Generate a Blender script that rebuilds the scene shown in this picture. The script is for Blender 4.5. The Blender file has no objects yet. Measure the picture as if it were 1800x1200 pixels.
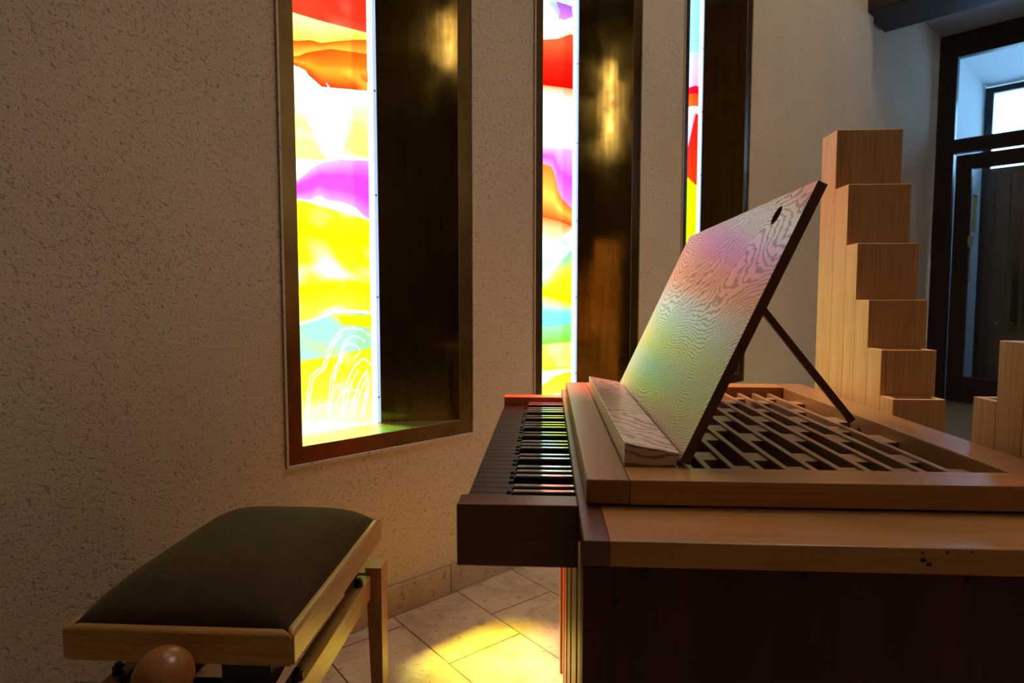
import bpy, bmesh, math, random
from mathutils import Vector, noise as mnoise

random.seed(7)
scene = bpy.context.scene
col = scene.collection
R = math.radians

# ------------------------------------------------------------------ camera
cam_d = bpy.data.cameras.new('camera')
cam_d.sensor_width = 36.0
cam_d.lens = 22.0
cam_d.clip_start = 0.05
cam_d.dof.use_dof = True
cam_d.dof.focus_distance = 1.15
cam_d.dof.aperture_fstop = 7.0
cam = bpy.data.objects.new('camera', cam_d)
col.objects.link(cam)
cam.location = (0, 0, 0.98)
cam.rotation_euler = (R(90 - 3.9005), 0, R(3.2703))
scene.camera = cam

# ------------------------------------------------------------------ sky, sun, exposure
SKY = 14.0            # daylight outside the windows and the entrance
GLASS_GLOW = 2.4    # light scattered by the coloured glass itself
SUN = 1050.0
NAVE_FILL = 2.7           # fill light from an added wide window out of view
ROOF_FILL = 9.0           # fill light from an added, unseen rooflight
world = bpy.data.worlds.new('sky')
scene.world = world
world.use_nodes = True
wbg = world.node_tree.nodes['Background']
wbg.inputs[0].default_value = (0.33, 0.60, 1.0, 1)
wbg.inputs[1].default_value = SKY
sun_d = bpy.data.lights.new('sun', 'SUN')
sun_d.energy = SUN
sun_d.angle = R(9.5)
sun_d.color = (1.0, 0.93, 0.80)
sun = bpy.data.objects.new('sun', sun_d)
col.objects.link(sun)
sun.rotation_euler = Vector((-0.88, 0.36, 1.85)).to_track_quat('Z', 'Y').to_euler()
sun.location = (-6, 5, 8)
vs = scene.view_settings
vs.view_transform = 'Standard'
vs.look = 'None'
vs.exposure = 0.0
vs.gamma = 1.0
vs.use_curve_mapping = False

# ------------------------------------------------------------------ room axes
# t runs along the window wall, m points from that wall into the room
TX, TY = 0.6897, 0.7241
MX, MY = 0.7241, -0.6897
MW = -1.6283         # face of the window wall
def W(t, m, z):
    return (t * TX + m * MX, t * TY + m * MY, z)

# ------------------------------------------------------------------ materials
def new_mat(name):
    m = bpy.data.materials.new(name)
    m.use_nodes = True
    nt = m.node_tree
    return m, nt, nt.nodes['Principled BSDF']

def nd(nt, kind, **kw):
    n = nt.nodes.new(kind)
    for k, v in kw.items():
        setattr(n, k, v)
    return n

def coords(nt, scale, rot=(0, 0, 0), loc=(0, 0, 0)):
    tc = nd(nt, 'ShaderNodeTexCoord')
    mp = nd(nt, 'ShaderNodeMapping')
    mp.inputs['Scale'].default_value = scale
    mp.inputs['Rotation'].default_value = rot
    mp.inputs['Location'].default_value = loc
    nt.links.new(tc.outputs['Object'], mp.inputs[0])
    return mp.outputs[0]

def noise(nt, vec, scale, detail=4, rough=0.55, dist=0.0):
    n = nd(nt, 'ShaderNodeTexNoise')
    n.inputs['Scale'].default_value = scale
    n.inputs['Detail'].default_value = detail
    n.inputs['Roughness'].default_value = rough
    n.inputs['Distortion'].default_value = dist
    nt.links.new(vec, n.inputs['Vector'])
    return n.outputs[0]

def ramp(nt, fac, stops):
    r = nd(nt, 'ShaderNodeValToRGB')
    e = r.color_ramp.elements
    e[0].position, e[0].color = stops[0][0], tuple(stops[0][1]) + (1,)
    e[1].position, e[1].color = stops[-1][0], tuple(stops[-1][1]) + (1,)
    for p, c in stops[1:-1]:
        x = e.new(p)
        x.color = tuple(c) + (1,)
    nt.links.new(fac, r.inputs[0])
    return r.outputs[0]

def mixc(nt, fac, a, b, mode='MIX'):
    m = nd(nt, 'ShaderNodeMix', data_type='RGBA', blend_type=mode)
    if isinstance(fac, (int, float)):
        m.inputs[0].default_value = fac
    else:
        nt.links.new(fac, m.inputs[0])
    for s, v in ((6, a), (7, b)):
        if isinstance(v, (tuple, list)):
            m.inputs[s].default_value = tuple(v) + ((1,) if len(v) == 3 else ())
        else:
            nt.links.new(v, m.inputs[s])
    return m.outputs[2]

def math_n(nt, op, a, b=None):
    m = nd(nt, 'ShaderNodeMath', operation=op)
    for i, v in enumerate((a, b)):
        if v is None:
            continue
        if isinstance(v, (int, float)):
            m.inputs[i].default_value = v
        else:
            nt.links.new(v, m.inputs[i])
    return m.outputs[0]

def bump(nt, bsdf, h, dist, strength=1.0):
    b = nd(nt, 'ShaderNodeBump')
    b.inputs['Distance'].default_value = dist
    b.inputs['Strength'].default_value = strength
    nt.links.new(h, b.inputs['Height'])
    nt.links.new(b.outputs[0], bsdf.inputs['Normal'])
    return b

def wood(name, light, dark, axis=2, rough=0.38, fine=1.0, spec=0.5, seed=0.0):
    m, nt, b = new_mat(name)
    sc = [16.0, 16.0, 16.0]
    sc[axis] = 1.1
    v = coords(nt, sc, loc=(seed, seed * 0.7, seed * 1.3))
    big = noise(nt, v, 1.0, 5, 0.6, 0.8)
    base = ramp(nt, big, [(0.28, dark), (0.5, [(a + c) / 2 for a, c in zip(light, dark)]), (0.72, light)])
    sc2 = [420.0 * fine] * 3
    sc2[axis] = 9.0
    pores = noise(nt, coords(nt, sc2), 1.0, 3, 0.6)
    pr = ramp(nt, pores, [(0.30, (0.45, 0.42, 0.40)), (0.52, (1, 1, 1))])
    c = mixc(nt, 0.55, base, pr, 'MULTIPLY')
    nt.links.new(c, b.inputs['Base Color'])
    b.inputs['Roughness'].default_value = rough
    b.inputs['Specular IOR Level'].default_value = spec
    bump(nt, b, pores, 0.0003, 0.5)
    return m

M = {}
M['oak_x'] = wood('oak along x', (0.50, 0.225, 0.060), (0.33, 0.130, 0.030), 0, 0.34)
M['oak_y'] = wood('oak along y', (0.36, 0.165, 0.055), (0.23, 0.098, 0.028), 1, 0.34)
M['oak_z'] = wood('oak upright', (0.46, 0.25, 0.10), (0.30, 0.145, 0.05), 2, 0.40)
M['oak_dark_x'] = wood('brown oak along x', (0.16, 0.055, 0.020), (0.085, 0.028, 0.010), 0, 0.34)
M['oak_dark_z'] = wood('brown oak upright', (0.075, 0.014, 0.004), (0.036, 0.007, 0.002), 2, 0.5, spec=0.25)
M['pipe_wood'] = wood('pipe oak', (0.66, 0.36, 0.14), (0.54, 0.27, 0.085), 2, 0.42, seed=3.0)
M['beech_x'] = wood('beech along x', (0.50, 0.27, 0.075), (0.40, 0.20, 0.05), 0, 0.30, 0.5)
M['beech_y'] = wood('beech along y', (0.52, 0.30, 0.085), (0.43, 0.225, 0.06), 1, 0.30, 0.5)
M['beech_z'] = wood('beech upright', (0.50, 0.28, 0.085), (0.40, 0.20, 0.055), 2, 0.32, 0.5)
M['knob_wood'] = wood('knob wood', (0.42, 0.16, 0.04), (0.28, 0.09, 0.022), 2, 0.28, 0.5)
M['door_wood'] = wood('dark door wood', (0.030, 0.012, 0.008), (0.016, 0.006, 0.004), 2, 0.45)
M['board_wood'] = wood('brown board wood', (0.10, 0.045, 0.018), (0.06, 0.026, 0.01), 2, 0.5)
M['beam_wood'] = wood('red brown beam', (0.026, 0.006, 0.005), (0.014, 0.003, 0.003), 0, 0.5)
M['slat_wood'] = wood('slat oak', (0.34, 0.18, 0.08), (0.22, 0.11, 0.045), 1, 0.40, seed=9.0)

def desk_wood():
    m, nt, b = new_mat('figured oak veneer')
    # board-local coordinates: y across the desk, z up the desk
    v = coords(nt, (1, 1, 1))
    sep = nd(nt, 'ShaderNodeSeparateXYZ')
    nt.links.new(v, sep.inputs[0])
    y, z = sep.outputs[1], sep.outputs[2]
    low = noise(nt, coords(nt, (1.0, 1.9, 3.4), loc=(0, 0.52, 0.1)), 1.0, 1.0, 0.4, 0.25)
    mid = noise(nt, coords(nt, (6, 7, 16)), 1.0, 4, 0.6)
    fld = math_n(nt, 'ADD', math_n(nt, 'MULTIPLY', z, 165.0), math_n(nt, 'MULTIPLY', low, 66.0))
    fld = math_n(nt, 'ADD', fld, math_n(nt, 'MULTIPLY', mid, 6.0))
    wav = math_n(nt, 'SINE', math_n(nt, 'MULTIPLY', fld, 6.2832))
    fleck = noise(nt, coords(nt, (40, 120, 420)), 1.0, 2, 0.6)
    lines = math_n(nt, 'ADD', wav, math_n(nt, 'MULTIPLY', math_n(nt, 'SUBTRACT', fleck, 0.5), 2.4))
    g = ramp(nt, math_n(nt, 'ADD', math_n(nt, 'MULTIPLY', lines, 0.5), 0.5),
             [(0.12, (0.0, 0.0, 0.0)), (0.40, (1, 1, 1))])
    c = mixc(nt, g, (0.17, 0.105, 0.065), (0.56, 0.38, 0.25))
    nt.links.new(c, b.inputs['Base Color'])
    rr = ramp(nt, g, [(0.0, (0.60,) * 3), (1.0, (0.32,) * 3)])
    nt.links.new(rr, b.inputs['Roughness'])
    b.inputs['Specular IOR Level'].default_value = 1.0
    b.inputs['Coat Weight'].default_value = 0.7
    b.inputs['Coat Roughness'].default_value = 0.30
    b.inputs['Coat IOR'].default_value = 1.6
    bump(nt, b, g, 0.0004, 0.6)
    return m
M['desk'] = desk_wood()

def plaster():
    m, nt, b = new_mat('rough trowelled plaster')
    v = coords(nt, (1, 1, 1))
    tone = noise(nt, v, 1.6, 3, 0.5)
    c = ramp(nt, tone, [(0.3, (0.58, 0.47, 0.345)), (0.7, (0.67, 0.545, 0.40))])
    # pits left by the coarse grains, denser in some places
    dens = math_n(nt, 'MULTIPLY', noise(nt, v, 2.1, 4, 0.6), 0.16)
    pa = math_n(nt, 'SUBTRACT', math_n(nt, 'ADD', dens, 0.02), math_n(nt, 'SUBTRACT', noise(nt, coords(nt, (1, 1, 1.25)), 88.0, 2, 0.5), 0.30))
    pb = math_n(nt, 'SUBTRACT', dens, math_n(nt, 'SUBTRACT', noise(nt, coords(nt, (1, 1, 1.3), loc=(3, 1, 2)), 150.0, 2, 0.5), 0.30))
    pit = math_n(nt, 'MAXIMUM', pa, pb)
    pit = ramp(nt, math_n(nt, 'ADD', math_n(nt, 'MULTIPLY', pit, 3.5), 0.5), [(0.44, (0, 0, 0)), (0.90, (1, 1, 1))])
    fine = noise(nt, v, 190.0, 4, 0.65)
    # trowel strokes run sideways, a little inclined
    stroke = noise(nt, coords(nt, (14, 14, 85), rot=(R(7), R(-5), 0)), 1.0, 4, 0.6, 0.6)
    h = math_n(nt, 'ADD', math_n(nt, 'MULTIPLY', fine, 0.7), math_n(nt, 'MULTIPLY', stroke, 0.75))
    h = math_n(nt, 'SUBTRACT', h, math_n(nt, 'MULTIPLY', pit, 0.8))
    dk = ramp(nt, fine, [(0.30, (0.74, 0.71, 0.66)), (0.46, (1, 1, 1))])
    c = mixc(nt, 0.6, c, dk, 'MULTIPLY')
    c = mixc(nt, math_n(nt, 'MULTIPLY', pit, 0.42), c, (0.24, 0.18, 0.12))
    nt.links.new(c, b.inputs['Base Color'])
    b.inputs['Roughness'].default_value = 0.95
    b.inputs['Specular IOR Level'].default_value = 0.2
    bump(nt, b, h, 0.0045, 0.6)
    return m

def nd_color(nt, v, scale):
    n = nd(nt, 'ShaderNodeTexNoise')
    n.inputs['Scale'].default_value = scale
    n.inputs['Detail'].default_value = 2
    nt.links.new(v, n.inputs['Vector'])
    return n.outputs[1]
M['plaster'] = plaster()

def plain(name, color, rough=0.6, metal=0.0, var=0.15, scale=30.0, bumpd=0.0, spec=0.5):
    m, nt, b = new_mat(name)
    n = noise(nt, coords(nt, (1, 1, 1)), scale, 4, 0.6)
    lo = [c * (1 - var) for c in color]
    hi = [min(1, c * (1 + var)) for c in color]
    nt.links.new(ramp(nt, n, [(0.3, lo), (0.7, hi)]), b.inputs['Base Color'])
    b.inputs['Roughness'].default_value = rough
    b.inputs['Metallic'].default_value = metal
    b.inputs['Specular IOR Level'].default_value = spec
    if bumpd:
        bump(nt, b, n, bumpd)
    return m
M['white_plaster'] = plain('white plaster', (0.84, 0.85, 0.86), 0.9, 0, 0.05, 60, 0.001)
M['grey_plaster'] = plain('grey ceiling plaster', (0.30, 0.30, 0.31), 0.9, 0, 0.05, 60, 0.001)
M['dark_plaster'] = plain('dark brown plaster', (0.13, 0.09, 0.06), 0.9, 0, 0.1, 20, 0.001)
M['ebony'] = plain('ebony', (0.022, 0.014, 0.014), 0.33, 0, 0.2, 200, 0, 0.45)
M['black'] = plain('black metal', (0.012, 0.012, 0.013), 0.45, 0.3, 0.2, 100)
M['inner'] = plain('dark felt', (0.012, 0.010, 0.010), 0.9, 0, 0.2, 100)
M['screw_metal'] = plain('dark screw metal', (0.03, 0.03, 0.035), 0.4, 0.8)
M['steel'] = plain('brushed steel', (0.40, 0.42, 0.44), 0.35, 1.0)
M['stud'] = plain('brass stud', (0.35, 0.24, 0.09), 0.4, 1.0)
M['paper_yellow'] = plain('yellow notice print', (0.55, 0.42, 0.08), 0.7, 0, 0.5, 14)
M['mortar'] = plain('floor mortar', (0.20, 0.16, 0.12), 0.95, 0, 0.2, 60)

def bone():
    m, nt, b = new_mat('grey bone')
    n = noise(nt, coords(nt, (2, 1, 1)), 60, 3)
    nt.links.new(ramp(nt, n, [(0.3, (0.38, 0.35, 0.35)), (0.7, (0.46, 0.43, 0.42))]), b.inputs['Base Color'])
    b.inputs['Roughness'].default_value = 0.12
    b.inputs['Coat Weight'].default_value = 1.0
    b.inputs['Coat Roughness'].default_value = 0.04
    return m
M['bone'] = bone()

def brass():
    m, nt, b = new_mat('patinated brass')
    v = coords(nt, (1, 1, 1))
    n1 = noise(nt, v, 5.0, 6, 0.65, 0.8)
    n2 = noise(nt, coords(nt, (60, 60, 3)), 1.0, 4, 0.6)
    base = ramp(nt, n1, [(0.25, (0.26, 0.15, 0.042)), (0.52, (0.38, 0.25, 0.068)), (0.85, (0.48, 0.34, 0.10))])
    st = ramp(nt, n2, [(0.35, (0.72, 0.68, 0.6)), (0.6, (1, 1, 1))])
    nt.links.new(mixc(nt, 0.8, base, st, 'MULTIPLY'), b.inputs['Base Color'])
    b.inputs['Metallic'].default_value = 1.0
    rr = ramp(nt, noise(nt, v, 9.0, 5, 0.6), [(0.3, (0.05,) * 3), (0.7, (0.14,) * 3)])
    nt.links.new(rr, b.inputs['Roughness'])
    bump(nt, b, n2, 0.0003, 0.06)
    return m
M['brass'] = brass()
M['flange_brass'] = plain('dark oxidised brass', (0.13, 0.075, 0.024), 0.36, 1.0, 0.3, 8)
M['lit_sill_brass'] = plain('brass lightened as if lit', (0.70, 0.55, 0.27), 0.38, 1.0, 0.12, 25)  # sill lightened in its colour, as if lit by the glass

def corduroy():
    m, nt, b = new_mat('brown corduroy')
    v = coords(nt, (1, 1, 1))
    sep = nd(nt, 'ShaderNodeSeparateXYZ')
    nt.links.new(v, sep.inputs[0])
    rib = math_n(nt, 'SINE', math_n(nt, 'MULTIPLY', sep.outputs[0], 6.2832 / 0.0032))
    rib = math_n(nt, 'ADD', math_n(nt, 'MULTIPLY', rib, 0.5), 0.5)
    n = noise(nt, v, 24, 4)
    c = ramp(nt, n, [(0.3, (0.055, 0.030, 0.014)), (0.7, (0.075, 0.043, 0.020))])
    c = mixc(nt, 0.6, c, ramp(nt, rib, [(0.0, (0.45, 0.45, 0.45)), (0.7, (1, 1, 1))]), 'MULTIPLY')
    nt.links.new(c, b.inputs['Base Color'])
    b.inputs['Roughness'].default_value = 0.95
    b.inputs['Sheen Weight'].default_value = 0.3
    b.inputs['Sheen Roughness'].default_value = 0.4
    b.inputs['Sheen Tint'].default_value = (0.70, 0.58, 0.32, 1)
    b.inputs['Specular IOR Level'].default_value = 0.1
    bump(nt, b, rib, 0.0006, 0.6)
    return m
M['corduroy'] = corduroy()

def stone(name, light, dark):
    m, nt, b = new_mat(name)
    v = coords(nt, (1, 1, 1))
    n1 = noise(nt, v, 7.0, 7, 0.62, 0.5)
    c = ramp(nt, n1, [(0.32, dark), (0.56, light)])
    sp = noise(nt, coords(nt, (1.0, 1.6, 1.0)), 38.0, 4, 0.6)
    s = ramp(nt, sp, [(0.31, (0.35, 0.27, 0.21)), (0.41, (1, 1, 1))])
    nt.links.new(mixc(nt, 0.75, c, s, 'MULTIPLY'), b.inputs['Base Color'])
    b.inputs['Roughness'].default_value = 0.42
    b.inputs['Specular IOR Level'].default_value = 0.4
    bump(nt, b, sp, 0.0006, 0.4)
    return m
M['stone'] = stone('pitted limestone', (0.70, 0.53, 0.34), (0.43, 0.30, 0.18))
M['skirt'] = stone('skirting limestone', (0.50, 0.38, 0.25), (0.40, 0.29, 0.18))

def art_glass():
    m, nt, b = new_mat('coloured art glass')
    nt.nodes.remove(b)
    a = nd(nt, 'ShaderNodeAttribute', attribute_name='glass_colour')
    em = nd(nt, 'ShaderNodeEmission')
    tr = nd(nt, 'ShaderNodeBsdfTransparent')
    gm = nd(nt, 'ShaderNodeGamma')
    gm.inputs[1].default_value = 1.0
    nt.links.new(a.outputs[0], gm.inputs[0])
    sc = mixc(nt, 1.0, gm.outputs[0], (0.145, 0.145, 0.145), 'MULTIPLY')
    sc = mixc(nt, a.outputs['Alpha'], (0, 0, 0), sc)
    ag = nd(nt, 'ShaderNodeAttribute', attribute_name='glass_glow')
    nt.links.new(math_n(nt, 'MULTIPLY', ag.outputs['Fac'], GLASS_GLOW), em.inputs[1])
    gd = nd(nt, 'ShaderNodeGamma')
    gd.inputs[1].default_value = 1.6
    nt.links.new(a.outputs[0], gd.inputs[0])
    nt.links.new(gd.outputs[0], em.inputs[0])
    nt.links.new(sc, tr.inputs[0])
    ad = nd(nt, 'ShaderNodeAddShader')
    nt.links.new(em.outputs[0], ad.inputs[0])
    nt.links.new(tr.outputs[0], ad.inputs[1])
    nt.links.new(ad.outputs[0], nt.nodes['Material Output'].inputs[0])
    return m
M['art_glass'] = art_glass()

def lit_pane(name, color, strength):
    m, nt, b = new_mat(name)
    n = noise(nt, coords(nt, (1, 1, 1)), 6, 3)
    c = ramp(nt, n, [(0.3, [x * 0.85 for x in color]), (0.7, color)])
    nt.links.new(c, b.inputs['Emission Color'])
    b.inputs['Emission Strength'].default_value = strength
    b.inputs['Base Color'].default_value = (0.6, 0.6, 0.6, 1)
    return m
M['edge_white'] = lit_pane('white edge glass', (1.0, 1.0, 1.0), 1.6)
M['edge_blue_glow'] = lit_pane('glowing blue edge strip', (0.40, 0.63, 0.95), 1.0)  # metal strip given its own glow to look lit
M['nave_fill_pane'] = lit_pane('added fill pane', (1.0, 0.93, 0.82), NAVE_FILL)
M['roof_fill_pane'] = lit_pane('added rooflight fill pane', (1.0, 0.90, 0.74), ROOF_FILL)
M['nave_slit'] = lit_pane('daylit slit pane', (1.0, 0.90, 0.62), 14.0)

def clear_glass():
    m, nt, b = new_mat('clear glass')
    nt.nodes.remove(b)
    tr = nd(nt, 'ShaderNodeBsdfTransparent')
    tr.inputs[0].default_value = (0.90, 0.95, 0.95, 1)
    gl = nd(nt, 'ShaderNodeBsdfGlossy')
    gl.inputs['Roughness'].default_value = 0.03
    fr = nd(nt, 'ShaderNodeFresnel')
    mx = nd(nt, 'ShaderNodeMixShader')
    nt.links.new(fr.outputs[0], mx.inputs[0])
    nt.links.new(tr.outputs[0], mx.inputs[1])
    nt.links.new(gl.outputs[0], mx.inputs[2])
    nt.links.new(mx.outputs[0], nt.nodes['Material Output'].inputs[0])
    return m
M['clear_glass'] = clear_glass()

# ------------------------------------------------------------------ mesh helpers
class MB:
    """collects faces in world coordinates; build() links them as ONE mesh object"""
    def __init__(self):
        self.v, self.f, self.mi = [], [], []
    def add(self, verts, faces, mi=0):
        o = len(self.v)
        self.v += [tuple(p) for p in verts]
        self.f += [tuple(i + o for i in f) for f in faces]
        self.mi += [mi] * len(faces)
        return self
    def hexa(self, p, mi=0):           # p: 4 bottom corners (ccw) then 4 top corners
        return self.add(p, [(3, 2, 1, 0), (4, 5, 6, 7), (0, 1, 5, 4), (1, 2, 6, 5), (2, 3, 7, 6), (3, 0, 4, 7)], mi)
    def box(self, x0, x1, y0, y1, z0, z1, mi=0):
        return self.hexa([(x0, y0, z0), (x1, y0, z0), (x1, y1, z0), (x0, y1, z0),
                          (x0, y0, z1), (x1, y0, z1), (x1, y1, z1), (x0, y1, z1)], mi)
    def rbox(self, t0, t1, m0, m1, z0, z1, mi=0):     # box in room axes
        return self.hexa([W(t0, m1, z0), W(t1, m1, z0), W(t1, m0, z0), W(t0, m0, z0),
                          W(t0, m1, z1), W(t1, m1, z1), W(t1, m0, z1), W(t0, m0, z1)], mi)
    def prism(self, poly, off, mi=0):  # poly: 3-d outline, off: extrusion vector
        n = len(poly)
        a = [Vector(p) for p in poly]
        b = [p + Vector(off) for p in a]
        self.add(a + b, [tuple(range(n))[::-1], tuple(range(n, 2 * n))] +
                 [(i, (i + 1) % n, n + (i + 1) % n, n + i) for i in range(n)], mi)
        return self
    def tube(self, path, r, seg=8, mi=0):
        pts = [Vector(p) for p in path]
        rings = []
        for i, p in enumerate(pts):
            d = (pts[min(i + 1, len(pts) - 1)] - pts[max(i - 1, 0)]).normalized()
            u = d.orthogonal().normalized()
            w = d.cross(u)
            rings.append([p + r * (math.cos(2 * math.pi * k / seg) * u + math.sin(2 * math.pi * k / seg) * w) for k in range(seg)])
        vs_, fs = [], []
        for g in rings:
            vs_ += g
        for i in range(len(rings) - 1):
            for k in range(seg):
                a, b = i * seg + k, i * seg + (k + 1) % seg
                fs.append((a, b, b + seg, a + seg))
        fs.append(tuple(range(seg))[::-1])
        fs.append(tuple(range((len(rings) - 1) * seg, len(rings) * seg)))
        return self.add(vs_, fs, mi)
    def lathe(self, centre, axis, prof, seg=24, mi=0):   # prof: list of (distance along axis, radius)
        c, d = Vector(centre), Vector(axis).normalized()
        u = d.orthogonal().normalized()
        w = d.cross(u)
        vs_, fs = [], []
        for s, r in prof:
            vs_ += [c + d * s + max(r, 1e-4) * (math.cos(2 * math.pi * k / seg) * u + math.sin(2 * math.pi * k / seg) * w) for k in range(seg)]
        for i in range(len(prof) - 1):
            for k in range(seg):
                a, b = i * seg + k, i * seg + (k + 1) % seg
                fs.append((a, b, b + seg, a + seg))
        fs.append(tuple(range(seg))[::-1])
        fs.append(tuple(range((len(prof) - 1) * seg, len(prof) * seg)))
        return self.add(vs_, fs, mi)
    def build(self, name, mats, parent=None, bevel=0.0, smooth=False, seg=2, origin=None):
        base = Vector(origin if origin is not None else (0, 0, 0))
        if parent is not None:
            base = base_of(parent)
        me = bpy.data.meshes.new(name)
        me.from_pydata([Vector(p) - base for p in self.v], [], self.f)
        bm = bmesh.new()
        bm.from_mesh(me)
        bmesh.ops.recalc_face_normals(bm, faces=bm.faces)
        bm.to_mesh(me)
        bm.free()
        for mt in (mats if isinstance(mats, (list, tuple)) else [mats]):
            me.materials.append(M[mt] if isinstance(mt, str) else mt)
        me.polygons.foreach_set('material_index', self.mi)
        if smooth:
            me.polygons.foreach_set('use_smooth', [True] * len(me.polygons))
        o = bpy.data.objects.new(name, me)
        col.objects.link(o)
        if parent is not None:
            o.parent = parent
            o['_b'] = list(base)
        else:
            o.location = base
            o['_b'] = list(base)
        if bevel:
            bv = o.modifiers.new('bevel', 'BEVEL')
            bv.width = bevel
            bv.segments = seg
            bv.limit_method = 'ANGLE'
        return o

def base_of(o):
    return Vector(o['_b'])

def thing(name, label, cat, loc, group=None):
    o = bpy.data.objects.new(name, None)
    col.objects.link(o)
    o.location = loc
    o.empty_display_size = 0.05
    o['_b'] = list(loc)
    o['label'] = label
    o['category'] = cat
    if group:
        o['group'] = group
    return o

def struct_empty(name, label, loc):
    o = bpy.data.objects.new(name, None)
    col.objects.link(o)
    o.location = loc
    o.empty_display_size = 0.05
    o['_b'] = list(loc)
    o['kind'] = 'structure'
    o['label'] = label
    return o

def struct(o, label=None):
    o['kind'] = 'structure'
    if label:
        o['label'] = label
    return o

def dup(o, offset, parent):
    c = o.copy()
    col.objects.link(c)
    c.parent = parent
    c.location = Vector(o.location) + Vector(offset)
    return c

# ------------------------------------------------------------------ the room
T_BACK, T_END, M_FAR, Z_TOP = -3.0, 7.14, 5.0, 5.6
WIN = [(0.697, 1.340, 0.362), (1.6386, 2.2800, 0.392), (2.6200, 3.2700, 0.402)]   # left, right, glass end (from left)
Z_SILL, Z_HEAD = 0.528, 4.20
TH = 0.20

w = MB()
edges = [T_BACK - 0.2] + [e for a in WIN for e in a[:2]] + [5.12]
for i in range(0, len(edges), 2):
    w.rbox(edges[i], edges[i + 1], MW - TH, MW, -0.05, Z_TOP)
for a, b, _ in WIN:
    w.rbox(a, b, MW - TH, MW, -0.05, Z_SILL)
    w.rbox(a, b, MW - TH, MW, Z_HEAD, Z_TOP)
w.rbox(5.12, T_END + 0.12, MW - TH - 0.06, MW - 0.05, -0.05, Z_TOP)
struct(w.build('wall_left', 'plaster'), 'rough beige plaster wall with three tall narrow windows')

w = MB()
w.rbox(T_BACK - 0.2, T_BACK, MW, M_FAR + 0.2, -0.05, Z_TOP)
struct(w.build('wall_back', 'dark_plaster'), 'beige plaster wall behind the viewer')
w = MB()
w.rbox(T_BACK, T_END + 2.0, M_FAR, M_FAR + 0.2, -0.05, Z_TOP)
struct(w.build('wall_right', 'dark_plaster'), 'beige plaster wall on the far side of the room')
DM0, DM1 = -1.60, 0.40       # entrance opening
w = MB()
w.rbox(T_END, T_END + 0.2, DM1, M_FAR, -0.05, Z_TOP)
w.rbox(T_END, T_END + 0.2, MW - 0.06, DM1, 3.30, Z_TOP)
struct(w.build('wall_front', 'plaster'), 'plaster wall holding the dark entrance door')
c = MB()
c.rbox(T_BACK - 0.2, 5.3, MW - TH, M_FAR + 0.2, Z_TOP, Z_TOP + 0.15)
struct(c.build('ceiling', 'grey_plaster'), 'high plaster ceiling of the room')
c = MB()
c.rbox(5.3, T_END + 0.1, MW - 0.1, M_FAR, 3.43, 3.6)
struct(c.build('ceiling', 'grey_plaster'), 'low grey ceiling in front of the entrance door')
b = MB()
b.rbox(4.99, 5.47, MW - 0.03, M_FAR, 3.014, 3.62)
struct(b.build('trim_1', 'beam_wood', bevel=0.006), 'dark red brown wooden beam above the entrance recess')
b = MB()
b.rbox(5.3, 5.47, MW - 0.1, M_FAR, 3.6, Z_TOP)
struct(b.build('wall_upper', 'plaster'), 'plaster wall above the dark beam')

# floor slab and the limestone tiles near the organ
f = MB()
f.rbox(T_BACK - 0.2, T_END + 1.6, MW - TH, M_FAR + 0.2, -0.12, -0.004)
floor = struct(f.build('floor', 'mortar'), 'pale pitted limestone floor')
E2 = (0.748, 0.664)          # tile axes
E1 = (0.664, -0.748)
def clip(poly, nx, ny, d):   # keep nx*x + ny*y >= d
    out = []
    for i in range(len(poly)):
        p, q = poly[i], poly[(i + 1) % len(poly)]
        sp, sq = nx * p[0] + ny * p[1] - d, nx * q[0] + ny * q[1] - d
        if sp >= 0:
            out.append(p)
        if (sp >= 0) != (sq >= 0):
            s = sp / (sp - sq)
            out.append((p[0] + s * (q[0] - p[0]), p[1] + s * (q[1] - p[1])))
    return out
g = 0.0022
for i in range(-7, 14):
    a0 = 0.873 + 0.248 * i
    shift = [-1.378, -1.13, -1.27, -1.02][(i * 3) % 4] if i else -1.378
    for j in range(-3, 6):
        b0 = shift + 0.50 * (j - 1)
        pl = [(E2[0] * a + E1[0] * bb, E2[1] * a + E1[1] * bb) for a, bb in
              ((a0 + g, b0 + g), (a0 + 0.248 - g, b0 + g), (a0 + 0.248 - g, b0 + 0.5 - g), (a0 + g, b0 + 0.5 - g))]
        pl = clip(pl, MX, MY, MW + 0.001)
        if len(pl) < 3 or max(MX * p[0] + MY * p[1] for p in pl) > 1.4:
            continue
        ar = abs(sum(pl[k][0] * pl[(k + 1) % len(pl)][1] - pl[(k + 1) % len(pl)][0] * pl[k][1] for k in range(len(pl)))) / 2
        if ar < 0.002:
            continue
        MB().prism([(x, y, -0.0045) for x, y in pl], (0, 0, 0.0045 + random.uniform(-0.0006, 0.0002))).build('floor_tile', 'stone', floor)

# skirting
sk = struct_empty('baseboard_left', 'limestone skirting along the window wall', W(1.0, MW, 0))
js = [-2.4, -1.6, -0.9, -0.28, 0.42, 1.235, 1.95, 2.7, 3.45, 4.2, 4.98]
for a, bq in zip(js, js[1:]):
    MB().rbox(a + 0.001, bq - 0.001, MW + 0.0002, MW + 0.014, 0.0, 0.094).build('skirting_tile', 'skirt', sk, bevel=0.003)

# ------------------------------------------------------------------ art glass windows
def lin(c):
    return tuple(((x / 255.0) / 12.92 if x <= 10 else ((x / 255.0 + 0.055) / 1.055) ** 2.4) for x in c)

def interp(curve, t):
    if t <= curve[0][0]:
        return curve[0][1]
    for (a, za), (b_, zb) in zip(curve, curve[1:]):
        if t <= b_:
            return za + (zb - za) * (t - a) / max(1e-9, b_ - a)
    return curve[-1][1]

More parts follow.
